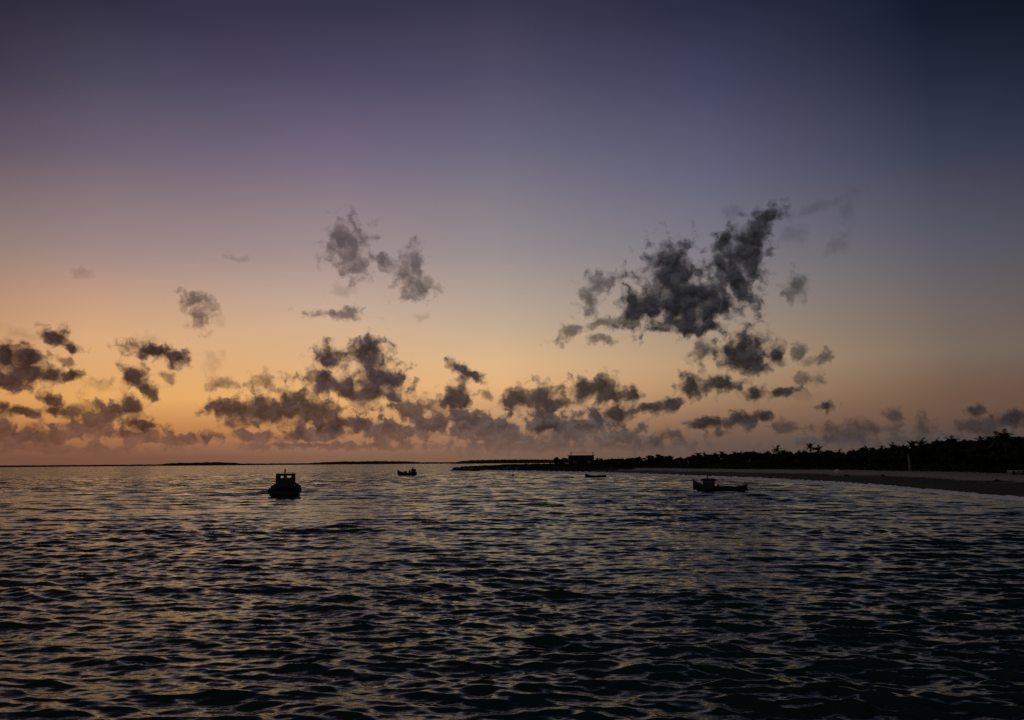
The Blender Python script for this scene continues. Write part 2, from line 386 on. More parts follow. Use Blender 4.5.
# ---------------------------------------------------------------- sea
def build_sea():
    # rings round the pier head, finer close by; spokes finer on the seaward side
    d = [2.0]
    while d[-1] < 9: d.append(d[-1] + 0.05)
    while d[-1] < 300: d.append(d[-1] * 1.0031)
    while d[-1] < 520: d.append(d[-1] * 1.006)
    while d[-1] < 45000: d.append(d[-1] * 1.12)
    d = np.array(d)
    fine_a = np.linspace(-43, 43, 1000)
    side = np.linspace(43, 317, 260)[1:-1]
    th = np.radians(np.concatenate([fine_a, side]))
    nr, nc = len(d), len(th)
    dth = np.gradient(np.concatenate([th, [th[0] + 2 * math.pi]]))[:-1]
    D, T = np.meshgrid(d, th, indexing='ij')
    X = (D * np.sin(T)).ravel(); Y = (D * np.cos(T)).ravel(); D = D.ravel()
    sp = np.maximum(np.repeat(np.gradient(d), nc) * 0.8, D * np.tile(dth, nr) * 0.8).astype(np.float32)
    # calm towards the waterline
    near = D < 560
    idx = np.nonzero(near)[0]
    x, y = X[idx].astype(np.float32), Y[idx].astype(np.float32); s = sp[idx]
    P = np.stack([X[idx], Y[idx]], 1)
    dsh = np.empty(len(P))
    for k in range(0, len(P), 200000): dsh[k:k + 200000] = pdist(P[k:k + 200000], SHORE)
    calm = np.clip(dsh / 9.0, 0.3, 1.0).astype(np.float32)
    fadeout = np.clip((540 - D[idx]) / 200, 0, 1).astype(np.float32)
    # broad gusts: patches of livelier and quieter chop
    gust = (1.0 + 0.18 * vnoise(P, 0.09, 11) + 0.16 * vnoise(P, 0.3, 12)).astype(np.float32)
    gust = np.clip(gust, 0.45, 1.7)
    r = np.random.RandomState(21)
    Z = np.zeros(len(x), np.float32); DX = np.zeros_like(Z); DY = np.zeros_like(Z)
    comps = []
    for k in range(26): comps.append((math.exp(r.uniform(math.log(3.0), math.log(8.0))), 0.0075, 11))
    for k in range(64): comps.append((math.exp(r.uniform(math.log(0.9), math.log(3.0))), 0.0140, 14))
    for k in range(80): comps.append((math.exp(r.uniform(math.log(0.2), math.log(0.9))), 0.0265, 21))
    for lam, steep, spread in comps:
        k = 2 * math.pi / lam
        a = steep * AMP / k * r.uniform(0.6, 1.4)
        phi = R(264 + r.normal(0, spread))             # waves run in towards the pier, crests nearly across the view
        kx, ky = k * math.cos(phi), k * math.sin(phi)
        att = np.clip((lam / s - 2.2) / 2.5, 0, 1)
        ph = kx * x + ky * y + np.float32(r.uniform(0, 6.283))
        c, sn = np.cos(ph), np.sin(ph)
        g = a * att * (gust if lam < 3 else 1.0)
        Z += g * c
        q = 0.9 * g
        DX -= q * sn * (kx / k); DY -= q * sn * (ky / k)
    f = calm * fadeout
    Zf = np.zeros(len(X), np.float32)
    Zf[idx] = Z * f; X[idx] += DX * f; Y[idx] += DY * f
    V = np.stack([X, Y, Zf], 1)
    Q = grid_quads(nr, nc, wrap=True)
    me = np_mesh('sea', V, Q)
    m = bpy.data.materials.new('sea_water'); m.use_nodes = True
    N = NT(m.node_tree); b = m.node_tree.nodes['Principled BSDF']
    g = N.new('ShaderNodeNewGeometry')
    stretch = N.new('ShaderNodeMapping'); m.node_tree.links.new(g.outputs['Position'], stretch.inputs[0])
    stretch.inputs['Rotation'].default_value = (0, 0, R(8)); stretch.inputs['Scale'].default_value = (0.32, 1.0, 0.0)
    # ripples too small for the mesh; far off, where the mesh is coarse, the chop itself (steeper on the faces that look towards the pier)
    dist = N.vmath('LENGTH', g.outputs['Position'])
    def slopes(vec, scale, mean):
        c = N.noise(vec, scale, 4.0, 0.62, out='Color')
        return N.vmath('SUBTRACT', c, mean)
    def scaled(v, k, kx=0.6):
        n = N.new('ShaderNodeVectorMath', operation='SCALE'); N.put(n.inputs[0], N.vmath('MULTIPLY', v, (kx, 1.0, 0.0))); N.put(n.inputs['Scale'], k)
        return n.outputs[0]
    rip = scaled(slopes(stretch.outputs[0], 6.5, (0.5, 0.5, 0.5)), N.rng(dist, 10.0, 40.0, 1.3, 0.35))
    chop = scaled(slopes(stretch.outputs[0], 0.75, (0.5, 0.545, 0.5)), N.rng(dist, 35.0, 170.0, 0.0, 1.7))
    nrm = N.vmath('NORMALIZE', N.vmath('ADD', N.vmath('ADD', rip, chop), g.outputs['Normal']))
    # turbid greenish water: Fresnel reflection over a dark green body
    m.node_tree.nodes.remove(b)
    fr = N.new('ShaderNodeFresnel'); fr.inputs['IOR'].default_value = 1.333; N.put(fr.inputs['Normal'], nrm)
    df = N.new('ShaderNodeBsdfDiffuse'); df.inputs['Color'].default_value = (0.008, 0.021, 0.019, 1)
    gl = N.new('ShaderNodeBsdfAnisotropic'); gl.inputs['Color'].default_value = (0.95, 0.985, 0.90, 1); gl.inputs['Roughness'].default_value = 0.08
    N.put(gl.inputs['Normal'], nrm)
    mx = N.new('ShaderNodeMixShader'); N.put(mx.inputs[0], fr.outputs[0])
    m.node_tree.links.new(df.outputs[0], mx.inputs[1]); m.node_tree.links.new(gl.outputs[0], mx.inputs[2])
    m.node_tree.links.new(mx.outputs[0], m.node_tree.nodes['Material Output'].inputs['Surface'])
    o = link_mesh('sea', me, m, smooth=True)
    o['kind'] = 'structure'
    return o
AMP = 1.5
build_sea()

# ---------------------------------------------------------------- terrain: sandy shore, spit and hinterland in one sheet that runs under the sea
def build_land():
    def axis(lo, hi, st, out):
        a = list(np.arange(lo, hi + st, st))
        s = st
        while a[-1] < out: s *= 1.35; a.append(a[-1] + s)
        s = st
        while a[0] > -out: s *= 1.35; a.insert(0, a[0] - s)
        return np.array(a)
    xs = axis(-40, 110, 0.8, 9000); ys = axis(30, 362, 1.3, 9000)
    Xg, Yg = np.meshgrid(xs, ys)
    P = np.stack([Xg.ravel(), Yg.ravel()], 1)
    z = land_z(P)
    V = np.column_stack([P, z])
    me = np_mesh('beach', V, grid_quads(len(ys), len(xs)))
    m = bpy.data.materials.new('beach_sand'); m.use_nodes = True
    N = NT(m.node_tree); b = m.node_tree.nodes['Principled BSDF']
    g = N.new('ShaderNodeNewGeometry'); sz = N.new('ShaderNodeSeparateXYZ'); m.node_tree.links.new(g.outputs['Position'], sz.inputs[0])
    n = N.noise(g.outputs['Position'], 0.12, 5.0, 0.6)
    n2 = N.noise(g.outputs['Position'], 1.3, 6.0, 0.65)
    hgt = N.math('MULTIPLY_ADD', N.math('SUBTRACT', n, 0.5), 0.55, N.math('MULTIPLY_ADD', N.math('SUBTRACT', n2, 0.5), 0.15, sz.outputs[2]))
    dry = N.mix(N.rng(n2, 0.3, 0.7), (0.24, 0.225, 0.20, 1), (0.38, 0.355, 0.32, 1))
    wet = (0.035, 0.029, 0.024, 1)
    col = N.mix(N.rng(hgt, 0.72, 0.84), wet, dry)
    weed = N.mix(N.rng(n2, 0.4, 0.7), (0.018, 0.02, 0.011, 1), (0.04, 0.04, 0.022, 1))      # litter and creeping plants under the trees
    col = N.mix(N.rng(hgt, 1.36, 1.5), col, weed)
    N.put(b.inputs['Base Color'], col); b.inputs['Roughness'].default_value = 0.85
    b.inputs['Specular IOR Level'].default_value = 0.15
    bp = N.new('ShaderNodeBump'); bp.inputs['Strength'].default_value = 0.6; bp.inputs['Distance'].default_value = 0.15
    N.put(bp.inputs['Height'], n2); N.put(b.inputs['Normal'], bp.outputs[0])
    o = link_mesh('beach', me, m, smooth=True); o['kind'] = 'structure'
    return o
build_land()
def gz(x, y): return float(land_z([(x, y)])[0])

# ---------------------------------------------------------------- surf along the waterline
def build_surf():
    L = np.asarray(SHORE[2:-3], float)
    seg = np.hypot(*np.diff(L, axis=0).T); t = np.concatenate([[0], np.cumsum(seg)])
    n = 1400
    tt = np.linspace(0, t[-1], n)
    cx, cy = np.interp(tt, t, L[:, 0]), np.interp(tt, t, L[:, 1])
    k = np.hanning(61); k /= k.sum()
    cxs = np.convolve(np.pad(cx, 30, 'edge'), k, 'valid'); cys = np.convolve(np.pad(cy, 30, 'edge'), k, 'valid')
    tx, ty = np.gradient(cxs), np.gradient(cys); ln = np.hypot(tx, ty); nx, ny = ty / ln, -tx / ln    # inland is to the right of the walk up the shore
    q = np.stack([tt, tt * 0], 1)
    w1 = 0.45 + 0.35 * vnoise(q, 0.25, 5) + 0.25 * vnoise(q, 0.9, 6) + 0.12 * vnoise(q, 3.0, 16)
    w2 = -1.0 - 1.8 * np.clip(tt / 200, 0, 1) - 0.7 * vnoise(q, 0.18, 8) - 0.35 * vnoise(q, 0.8, 9) - 0.2 * vnoise(q, 2.6, 19)
    w2 = np.minimum(w2, w1 - 0.25)
    rows = 9
    V = []
    for i in range(rows):
        f = i / (rows - 1); s = w2 + (w1 - w2) * f
        x, y = cxs + nx * s, cys + ny * s
        zz = land_z(np.stack([x, y], 1))
        z = np.maximum(zz, 0.0) + 0.012 + (0.2 + 0.28 * np.clip((tt - 60) / 160, 0, 1)) * math.sin(math.pi * f) ** 0.7 * (1 + 0.35 * vnoise(np.stack([x, y], 1), 4.0, 30 + i))
        V.append(np.stack([x, y, z], 1))
    V = np.concatenate(V)
    me = np_mesh('surf', V, grid_quads(rows, n))
    m = bpy.data.materials.new('sea_foam'); m.use_nodes = True
    N = NT(m.node_tree); b = m.node_tree.nodes['Principled BSDF']
    g = N.new('ShaderNodeNewGeometry')
    nz = N.noise(g.outputs['Position'], 1.6, 5.0, 0.7)
    N.put(b.inputs['Base Color'], N.mix(N.rng(nz, 0.38, 0.58), (0.72, 0.73, 0.73, 1), (0.9, 0.9, 0.9, 1)))
    b.inputs['Roughness'].default_value = 0.6
    N.put(b.inputs['Alpha'], N.rng(nz, 0.22, 0.32))
    o = link_mesh('surf', me, m, smooth=True); o['kind'] = 'stuff'
    o['label'] = 'thin pale line of breaking foam along the dark sand'
    return o
build_surf()

# ---------------------------------------------------------------- far low coast across the bay
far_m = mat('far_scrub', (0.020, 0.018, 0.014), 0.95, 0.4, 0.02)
def far_coast(name, az0, az1, dist, prof, seed, thick=150.0, ends=True):
    n = 260
    a = np.radians(np.linspace(az0, az1, n)); f = np.linspace(0, 1, n)
    h = np.interp(f, [p[0] for p in prof], [p[1] for p in prof])
    q = np.stack([np.degrees(a) * 40, a * 0], 1)
    h = h * (1 + 0.05 * vnoise(q, 0.7, seed) + 0.05 * vnoise(q, 2.3, seed + 1))
    V = []
    cross = [(0.0, -1.0), (0.02, 0.35), (0.12, 0.8), (0.4, 1.0), (0.8, 0.7), (1.0, -1.0)]
    for (u, k) in cross:
        d = dist + thick * u
        V.append(np.stack([d * np.sin(a), d * np.cos(a), np.where(k > 0, np.maximum(h * k, 0.05), -1.0)], 1))
    me = np_mesh(name, np.concatenate(V), grid_quads(len(cross), n))
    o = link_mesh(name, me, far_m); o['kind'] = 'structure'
    return o
far_coast('far_shore', -62, -3.5, 2600.0, [(0, 6), (.2, 5.2), (.46, 5.0), (.628, 5.0), (.636, 8.6), (.66, 10), (.69, 11), (.71, 9.6), (.717, 5.6), (.80, 5.2), (.815, 8.6), (.85, 10.2), (.90, 10.4), (.925, 8.6), (.94, 5.6), (1, 5)], 40)
far_coast('far_headland', -4.7, 9.0, 2100.0, [(0, 2.0), (.05, 7.5), (.12, 10.2), (.3, 11.2), (.5, 10.6), (.62, 9.0), (1, 8)], 50)

# ---------------------------------------------------------------- plants
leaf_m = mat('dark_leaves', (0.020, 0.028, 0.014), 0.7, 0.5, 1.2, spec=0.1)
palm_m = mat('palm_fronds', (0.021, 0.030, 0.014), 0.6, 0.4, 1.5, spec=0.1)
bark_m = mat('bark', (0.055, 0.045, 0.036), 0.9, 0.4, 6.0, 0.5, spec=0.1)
pale_bark_m = mat('pale_bark', (0.13, 0.122, 0.11), 0.85, 0.3, 5.0, 0.5, spec=0.1)
def leaf_quads(bm_list, c, d, size, rnd):
    n = Vector((rnd.gauss(0, 1), rnd.gauss(0, 1), rnd.gauss(0, 1) + 0.4)).normalized()
    a = n.orthogonal().normalized(); a.rotate(Quaternion(n, rnd.uniform(0, 6.28))); b = n.cross(a)
    s, t = size, size * rnd.uniform(0.35, 0.6)
    bm_list.append((c - a * s, c - b * t, c + a * s, c + b * t))
def mesh_from_quads(name, quads):
    V = np.array([tuple(p) for q in quads for p in q]); return np_mesh(name, V, np.arange(len(V)).reshape(-1, 4))
def make_broadleaf(i, name, label, group, spread=1.0, clumps=16, leaves=95, lsize=0.06, cat='tree'):
    """unit tree: 1 m tall, scaled when placed"""
    rnd = random.Random(100 + i)
    t = thing(name, label, cat, group=group)
    bm = bmesh.new()
    lean = Vector((rnd.uniform(-.08, .08), rnd.uniform(-.08, .08), 0))
    tube(bm, [(0, 0, -0.08), lean * 0.4 + Vector((0, 0, 0.22)), lean + Vector((0, 0, 0.5))], [0.045, 0.032, 0.02], 7)
    tips = []
    for k in range(6):
        a = 2 * math.pi * (k + rnd.uniform(-.3, .3)) / 6
        z0 = rnd.uniform(0.22, 0.42)
        e = Vector((math.cos(a) * rnd.uniform(.2, .4) * spread, math.sin(a) * rnd.uniform(.2, .4) * spread, rnd.uniform(.5, .82)))
        s = lean * z0 + Vector((0, 0, z0))
        tube(bm, [s, s.lerp(e, 0.5) + Vector((0, 0, rnd.uniform(-.03, .05))), e], [0.018, 0.012, 0.005], 5)
        tips.append(e)
    obj('trunk', bm, bark_m, t)
    cs = list(tips)
    for k in range(clumps - len(tips)):
        a = rnd.uniform(0, 6.28); rr = math.sqrt(rnd.random()) * 0.42 * spread
        cs.append(Vector((math.cos(a) * rr, math.sin(a) * rr, 0.3 + 0.58 * rnd.random() * (1 - (rr / (0.5 * spread)) ** 2 * 0.5))))
    q = []
    for c in cs:
        rad = rnd.uniform(0.09, 0.17)
        for k in range(leaves):
            v = Vector((rnd.gauss(0, 1), rnd.gauss(0, 1), rnd.gauss(0, 1))).normalized() * rad * rnd.random() ** 0.4
            v.z *= 0.75
            leaf_quads(q, c + v, None, lsize * rnd.uniform(0.6, 1.3), rnd)
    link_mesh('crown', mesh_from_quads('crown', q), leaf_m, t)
    return t
def make_palm(i, name, label, group, bark=None, lean=0.12, nf=17, stout=1.0):
    """unit palm: fronds reach 1 m up"""
    rnd = random.Random(300 + i)
    t = thing(name, label, 'palm', group=group)
    bm = bmesh.new()
    a = rnd.uniform(0, 6.28); L = Vector((math.cos(a), math.sin(a), 0)) * lean
    pts = [Vector((0, 0, -0.05)) , L * 0.08 + Vector((0, 0, 0.12)), L * 0.3 + Vector((0, 0, 0.34)), L * 0.65 + Vector((0, 0, 0.55)), L + Vector((0, 0, 0.72))]
    tube(bm, pts, [k * stout for k in (0.05, 0.03, 0.022, 0.019, 0.022)], 8)
    obj('trunk', bm, bark or bark_m, t)
    top = pts[-1]; q = []
    for k in range(nf):
        az_ = 2 * math.pi * k / nf + rnd.uniform(-.2, .2)
        pitch = R(rnd.choice([78, 62, 48, 34, 18, 2, -18]) + rnd.uniform(-8, 8))
        ln = rnd.uniform(0.27, 0.36)
        h = Vector((math.cos(az_), math.sin(az_), 0)); side = Vector((-h.y, h.x, 0))
        p = top.copy(); dirp = pitch; prevp = None
        ns = 9
        for j in range(ns):
            f = j / (ns - 1)
            v = h * math.cos(dirp) + Vector((0, 0, math.sin(dirp)))
            p2 = p + v * ln / ns
            w = 0.006 * (1 - f) + 0.002
            q.append((p - side * w, p + side * w, p2 + side * w * .8, p2 - side * w * .8))
            ll = 0.085 * math.sin(math.pi * min(1, 0.18 + 0.82 * f)) ** 0.6 + 0.012
            for sgn in (-1, 1):
                for m_ in range(2):
                    base = p.lerp(p2, m_ * 0.5)
                    tip = base + (side * sgn * 0.8 + v * 0.55 + Vector((0, 0, -0.28 + rnd.uniform(-.1, .1)))) * ll
                    wv = v * 0.010
                    q.append((base - wv, base + wv, tip + wv * 0.25, tip - wv * 0.25))
            p = p2; dirp -= R(4 + 9 * f + rnd.uniform(0, 3))
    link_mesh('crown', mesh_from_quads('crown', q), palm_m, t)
    return t
FOREST = 'trees of the dark treeline behind the beach'
PALMS = 'palms standing out of the dark treeline'
def ray_in(azd, off):
    """point on a bearing, off metres behind the edge of the vegetation"""
    s, c = math.sin(R(azd)), math.cos(R(azd))
    d = np.arange(60, 420, 0.5)
    ins = inside(np.stack([d * s, d * c], 1), VEGP)
    k = np.nonzero(ins)[0]
    D = d[k[0]] + off
    return D * s, D * c, D
SKYL = [(2.4, 0.0), (3.08, .21), (3.7, .41), (4.23, .27), (6.2, .34), (8.2, .34), (8.7, .26), (9.3, .24), (10.2, .2), (10.7, .26), (11.24, .34), (12.05, .28), (12.33, .24), (12.8, .42),
        (13.5, .57), (13.9, .66), (15.2, .62), (16.2, .66), (18.7, .70), (20.1, .74), (21.4, .69), (23, .72), (24.0, .73), (24.9, .79), (25.4, .92), (26.2, .90), (26.9, 1.0),
        (27.6, 1.1), (28.2, 1.26), (29.3, 1.38), (29.9, 1.3), (30.6, 1.5), (31.1, 1.32), (31.9, 1.5), (32.6, 1.4), (33.5, 1.6), (34.5, 1.66), (36.4, 1.8), (39.3, 1.95), (60, 2.2)]
def top_z(azd, D): return EYE + D * math.tan(R(np.interp(azd, [p[0] for p in SKYL], [p[1] for p in SKYL])))
rnd = random.Random(5)
broad = [make_broadleaf(i, 'broadleaf_tree', 'leafy dark tree in the crowded treeline behind the beach', FOREST,
                        spread=[1.0, 1.25, 0.9, 1.15, 1.05][i]) for i in range(5)]
used_b = [False] * 5
def plant(protos, used, k, x, y, h, wide=1.0, label=None, group=None):
    p = protos[k]; z = gz(x, y); s = h
    rz = rnd.uniform(0, 6.28)
    if not used[k]:
        used[k] = True; p.location = (x, y, z); p.rotation_euler = (0, 0, rz); p.scale = (s * wide, s * wide, s)
        if label: p['label'] = label
        return p
    return dup(p, (x, y, z), rz, (s * wide, s * wide, s), label, group)
for off, fac, step in ((2.5, 0.60, 2.9), (8.0, 0.82, 3.1), (15.0, 0.94, 3.2), (24.0, 0.985, 3.6)):
    azd = 6.6
    while azd < 46:
        x, y, D = ray_in(azd, off + rnd.uniform(-2, 2))
        h = (top_z(azd, D) - gz(x, y)) * (fac + rnd.uniform(-.07, .04))
        plant(broad, used_b, rnd.randrange(5), x, y, max(h * 1.02, 1.8), rnd.uniform(0.85, 1.25))
        azd += math.degrees(step * rnd.uniform(0.75, 1.3) / D) * (1.0 if azd < 36 else 1.8)
# single rounded trees that stand apart at the far end
for azd, el_, off, wide, label in ((3.7, .42, 5, 1.35, 'round dark bush standing alone on the left of the flat-roofed house'),
                                   (9.2, .40, 9, 1.75, 'broad dome-shaped dark tree, nearer the house of the two domes'),
                                   (11.24, .58, 9, 1.75, 'broad dome-shaped dark tree, taller and farther from the house of the two domes')):
    x, y, D = ray_in(azd, off)
    h = EYE + D * math.tan(R(el_)) - gz(x, y)
    plant(broad, used_b, 1, x, y, h * 1.1, wide, label, FOREST)
palms = [make_palm(i, 'palm_tree', 'small dark palm poking above the treeline behind the beach', PALMS, lean=[.06, .14, .10, .18, .03][i], nf=[17, 15, 19, 14, 18][i]) for i in range(5)]
used_p = [False] * 5
special = {19.4: 'spiky dark palm rising above the treeline, second tallest of the middle of the shore',
           21.83: 'tall upright dark palm, the highest spike in the middle of the treeline',
           22.28: 'shorter dark palm close on the right of the highest spike',
           33.5: 'large spreading palm, topmost of the treeline near the right edge'}
for azd, el_ in ((13.9, .76), (14.5, .70), (15.2, .66), (15.7, .76), (16.4, .72), (17.0, .70), (17.6, .73), (18.1, .73), (18.75, .76), (19.4, 1.10), (19.75, .82), (20.1, .80), (20.75, .74), (21.3, .74),
                 (21.83, 1.24), (22.28, 1.0), (23.5, .80), (24.6, .83), (25.4, .98), (26.5, 1.05), (27.06, 1.2), (27.6, 1.18), (28.3, 1.40), (28.83, 1.55), (29.3, 1.46), (30.57, 1.58), (31.9, 1.58),
                 (32.4, 1.6), (33.05, 1.76), (33.5, 1.88), (34.0, 1.66), (35.0, 1.8), (36.6, 1.95), (38.5, 2.05)):
    x, y, D = ray_in(azd, rnd.uniform(4, 16))
    h = EYE + D * math.tan(R(el_ + (0.10 if azd in special else 0.03))) - gz(x, y)
    plant(palms, used_p, rnd.randrange(5), x, y, h * 1.0, rnd.uniform(0.8, 1.05), special.get(azd), PALMS)
# pale leaning palm by the beach
x, y, D = ray_in(28.0, -1.0)
pp = make_palm(9, 'palm_tree', 'palm with a thick pale trunk leaning left at the edge of the sand', PALMS, bark=pale_bark_m, lean=0.0, nf=16, stout=1.9)
pp.location = (x, y, gz(x, y)); pp.scale = (6.0, 6.0, 4.9); pp.rotation_euler = (0, R(-8), R(28))

def leaf_mass(name, label, pts, seed, size=(0.12, 0.3)):
    rr = random.Random(seed); q = []
    for (x, y, z, h, rad, n) in pts:
        for k in range(n):
            a = rr.uniform(0, 6.28); d = rad * rr.random() ** 0.5; f = rr.random() ** 0.7
            c = Vector((x + math.cos(a) * d, y + math.sin(a) * d, z + h * f * math.sqrt(max(0.05, 1 - (d / rad) ** 2 * 0.8))))
            leaf_quads(q, c, None, rr.uniform(*size), rr)
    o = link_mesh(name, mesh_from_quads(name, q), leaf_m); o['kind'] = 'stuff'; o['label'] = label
    return o
pts = []
azd = 5.6
while azd < 48:
    for off in (0.3, 2.5, 5.5, 9.0, 13.0, 18.0):
        x, y, D = ray_in(azd, off + rnd.uniform(-.8, .8))
        pts.append((x, y, gz(x, y) - 0.1, min(rnd.uniform(0.9, 1.7) + off * 0.22, 0.72 * (top_z(azd, D) - gz(x, y))), rnd.uniform(1.3, 2.2), 105))
    azd += math.degrees(1.9 / D)
pts2 = pts
leaf_mass('undergrowth', 'dense dark bushes under the trees along the top of the beach', pts, 3)
# low scrub that covers the spit down to its tip
pts = []
for k in range(1500):
    y = rnd.uniform(246, 354); x = rnd.uniform(-30, 40)
    if not inside(np.array([(x, y)]), LAND)[0]: continue
    ds = float(pdist(np.array([(x, y)]), SHORE + BACK[:4])[0])
    inv = inside(np.array([(x, y)]), VEGP)[0]
    if not inv and y < 252: continue
    if ds < 0.7: continue
    tip = min(1.0, (x + 30) / 30)
    pts.append((x, y, gz(x, y) - 0.1, (0.30 + 0.50 * tip) * rnd.uniform(0.7, 1.15) * min(1, ds / 3 + .4), rnd.uniform(1.2, 2.2), 70))
leaf_mass('spit_scrub', 'low black scrub covering the spit out to its tip', pts, 4)

# ---------------------------------------------------------------- buildings
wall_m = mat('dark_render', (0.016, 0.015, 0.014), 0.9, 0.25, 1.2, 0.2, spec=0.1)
roof_m = mat('roof_sheet', (0.02, 0.019, 0.018), 0.8, 0.3, 2.0, spec=0.1)
wood_m = mat('weathered_wood', (0.022, 0.019, 0.016), 0.85, 0.4, 6.0, 0.3, spec=0.15)
steel_m = mat('dull_steel', (0.022, 0.022, 0.022), 0.6, 0.3, 8.0, spec=0.3)
pane_m = mat('window_glass', (0.012, 0.014, 0.016), 0.1, 0.1, 2.0, spec=0.4)
def house():
    D = 296.0; a = R(5.22)
    x, y = D * math.sin(a), D * math.cos(a)
    t = thing('house', 'flat-roofed block house with two roof posts at the far end of the beach', 'house', (x, y, gz(x, y) - 0.1), -a + R(4))
    w, d, h = 9.6, 7.0, 4.45
    bm = bmesh.new()
    # walls as slabs with real openings on the sea side
    def slab(x0, x1, z0, z1, yy, th=0.22): box(bm, ((x0 + x1) / 2, yy, (z0 + z1) / 2), (x1 - x0, th, z1 - z0))
    ops = [(-3.4, -2.0, 1.5, 2.7), (-0.6, 0.5, 0.0, 2.3), (2.0, 3.6, 1.5, 2.7)]
    xs = [-w / 2] + [v for o in ops for v in o[:2]] + [w / 2]
    for i in range(0, len(xs), 2): slab(xs[i], xs[i + 1], 0, h, -d / 2)
    for (a0, a1, z0, z1) in ops:
        if z0 > 0: slab(a0, a1, 0, z0, -d / 2)
        slab(a0, a1, z1, h, -d / 2)
    slab(-w / 2, w / 2, 0, h, d / 2)
    for s in (-1, 1): box(bm, (s * (w / 2 - 0.11), 0, h / 2), (0.22, d - 0.223, h))
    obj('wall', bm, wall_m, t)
    bm = bmesh.new(); box(bm, (0, 0, h + 0.12), (w + 0.5, d + 0.5, 0.24), bevel=0.03); obj('roof', bm, roof_m, t)
    bm = bmesh.new(); box(bm, (-0.05, -d / 2 + 0.02, 1.14), (1.06, 0.06, 2.26)); obj('door', bm, wood_m, t)
    for (a0, a1, z0, z1) in (ops[0], ops[2]):
        bm = bmesh.new()
        for xx in (a0 + .04, (a0 + a1) / 2, a1 - .04): box(bm, (xx, -d / 2, (z0 + z1) / 2), (0.08, 0.1, z1 - z0 - .004))
        for zz in (z0 + .04, z1 - .04): box(bm, ((a0 + a1) / 2, -d / 2, zz), (a1 - a0 - .166, 0.09, 0.076))
        f = obj('window', bm, wood_m, t)
        bm = bmesh.new(); box(bm, ((a0 + a1) / 2, -d / 2 + 0.03, (z0 + z1) / 2), (a1 - a0 - .01, 0.012, z1 - z0 - .01)); obj('pane', bm, pane_m, f)
    for s in (-1, 1):
        bm = bmesh.new(); box(bm, (s * 4.3 + 0.2, -d / 2 + 0.4, h + 0.24 + 0.62), (0.3, 0.3, 1.24), bevel=0.02); obj('roof_post', bm, wall_m, t)
    bm = bmesh.new(); tube(bm, [(-3.96, -d / 2 + .4, h + 1.36), (4.36, -d / 2 + .4, h + 1.36)], 0.055, 6); obj('rail', bm, steel_m, t)
house()
def hut():
    x, y, D = ray_in(33.0, 19)
    t = thing('house', 'low house half hidden in the trees, its pale roof edge showing at the right', 'house', (x, y, gz(x, y) - 0.1), R(-33))
    bm = bmesh.new(); w, d, h = 5.4, 4.6, 2.9
    for s in (-1, 1):
        box(bm, (s * (w / 2 - .1), 0, h / 2), (0.2, d - .203, h)); box(bm, (0, s * (d / 2), h / 2), (w, 0.2, h))
    obj('wall', bm, wall_m, t)
    bm = bmesh.new()
    v = [bm.verts.new(p) for p in ((-w / 2 - .4, -d / 2 - .5, h - .1), (w / 2 + .4, -d / 2 - .5, h - .1), (w / 2 + .4, 0, h + 1.2), (-w / 2 - .4, 0, h + 1.2), (-w / 2 - .4, d / 2 + .5, h - .1), (w / 2 + .4, d / 2 + .5, h - .1))]
    bm.faces.new((v[0], v[1], v[2], v[3])); bm.faces.new((v[3], v[2], v[5], v[4]))
    r = bmesh.ops.solidify(bm, geom=bm.faces[:], thickness=0.12)
    obj('roof', bm, mat('pale_roof', (0.3, 0.29, 0.27), 0.8, 0.2, 2.0), t)
hut()

# ---------------------------------------------------------------- boats
hull_m = mat('painted_hull', (0.012, 0.012, 0.013), 0.5, 0.4, 2.5, 0.1, spec=0.25)
cabin_m = mat('cabin_paint', (0.014, 0.0135, 0.013), 0.55, 0.3, 2.5, spec=0.25)
deck_m = mat('deck_boards', (0.02, 0.017, 0.014), 0.85, 0.4, 5.0, 0.3, spec=0.1)
rubber_m = mat('old_rubber', (0.012, 0.012, 0.012), 0.9, 0.3, 8.0, spec=0.15)
rope_m = mat('rope', (0.05, 0.045, 0.035), 0.95, 0.3, 20.0, spec=0.1)
def hull_mesh(st, wall=0.07, deck=None):
    """st: stations (x, keel z, sheer z, half beam at keel, at chine, at sheer); lofted open shell with a rim and an inner floor"""
    bm = bmesh.new(); rows = []
    for (x, zk, zs, bk, bc, bs) in st:
        zc = zk + (zs - zk) * 0.45
        prof = [(bs, zs), (bc + (bs - bc) * .55, zc + (zs - zc) * .5), (bc, zc), ((bc + bk) / 2, zk + (zc - zk) * .35), (bk, zk)]
        outer = [(x, b, z) for b, z in prof] + [(x, -b, z) for b, z in reversed(prof)]
        zf = min(zs - 0.05, (deck if deck is not None else zk + 0.25))
        bi = max(bs - wall, 0.015); bf = max(min(bc, bs) - wall * 1.3, 0.01)
        inner = [(x, -bi, zs), (x, -bf, zf), (x, bf, zf), (x, bi, zs)]
        rows.append([bm.verts.new(p) for p in outer + inner])
    n = len(rows[0])
    for a, b in zip(rows, rows[1:]):
        for k in range(n): bm.faces.new((a[k], a[(k + 1) % n], b[(k + 1) % n], b[k]))
    for e in (rows[0], rows[-1]):
        bm.faces.new(e[:10]); bm.faces.new((e[9], e[10], e[11], e[12], e[13], e[0]))
    return bm
def sheer_rail(st, r=0.05):
    bm = bmesh.new()
    for s in (-1, 1): tube(bm, [(x, s * bs, zs + 0.02) for (x, zk, zs, bk, bc, bs) in st], r, 6)
    return bm
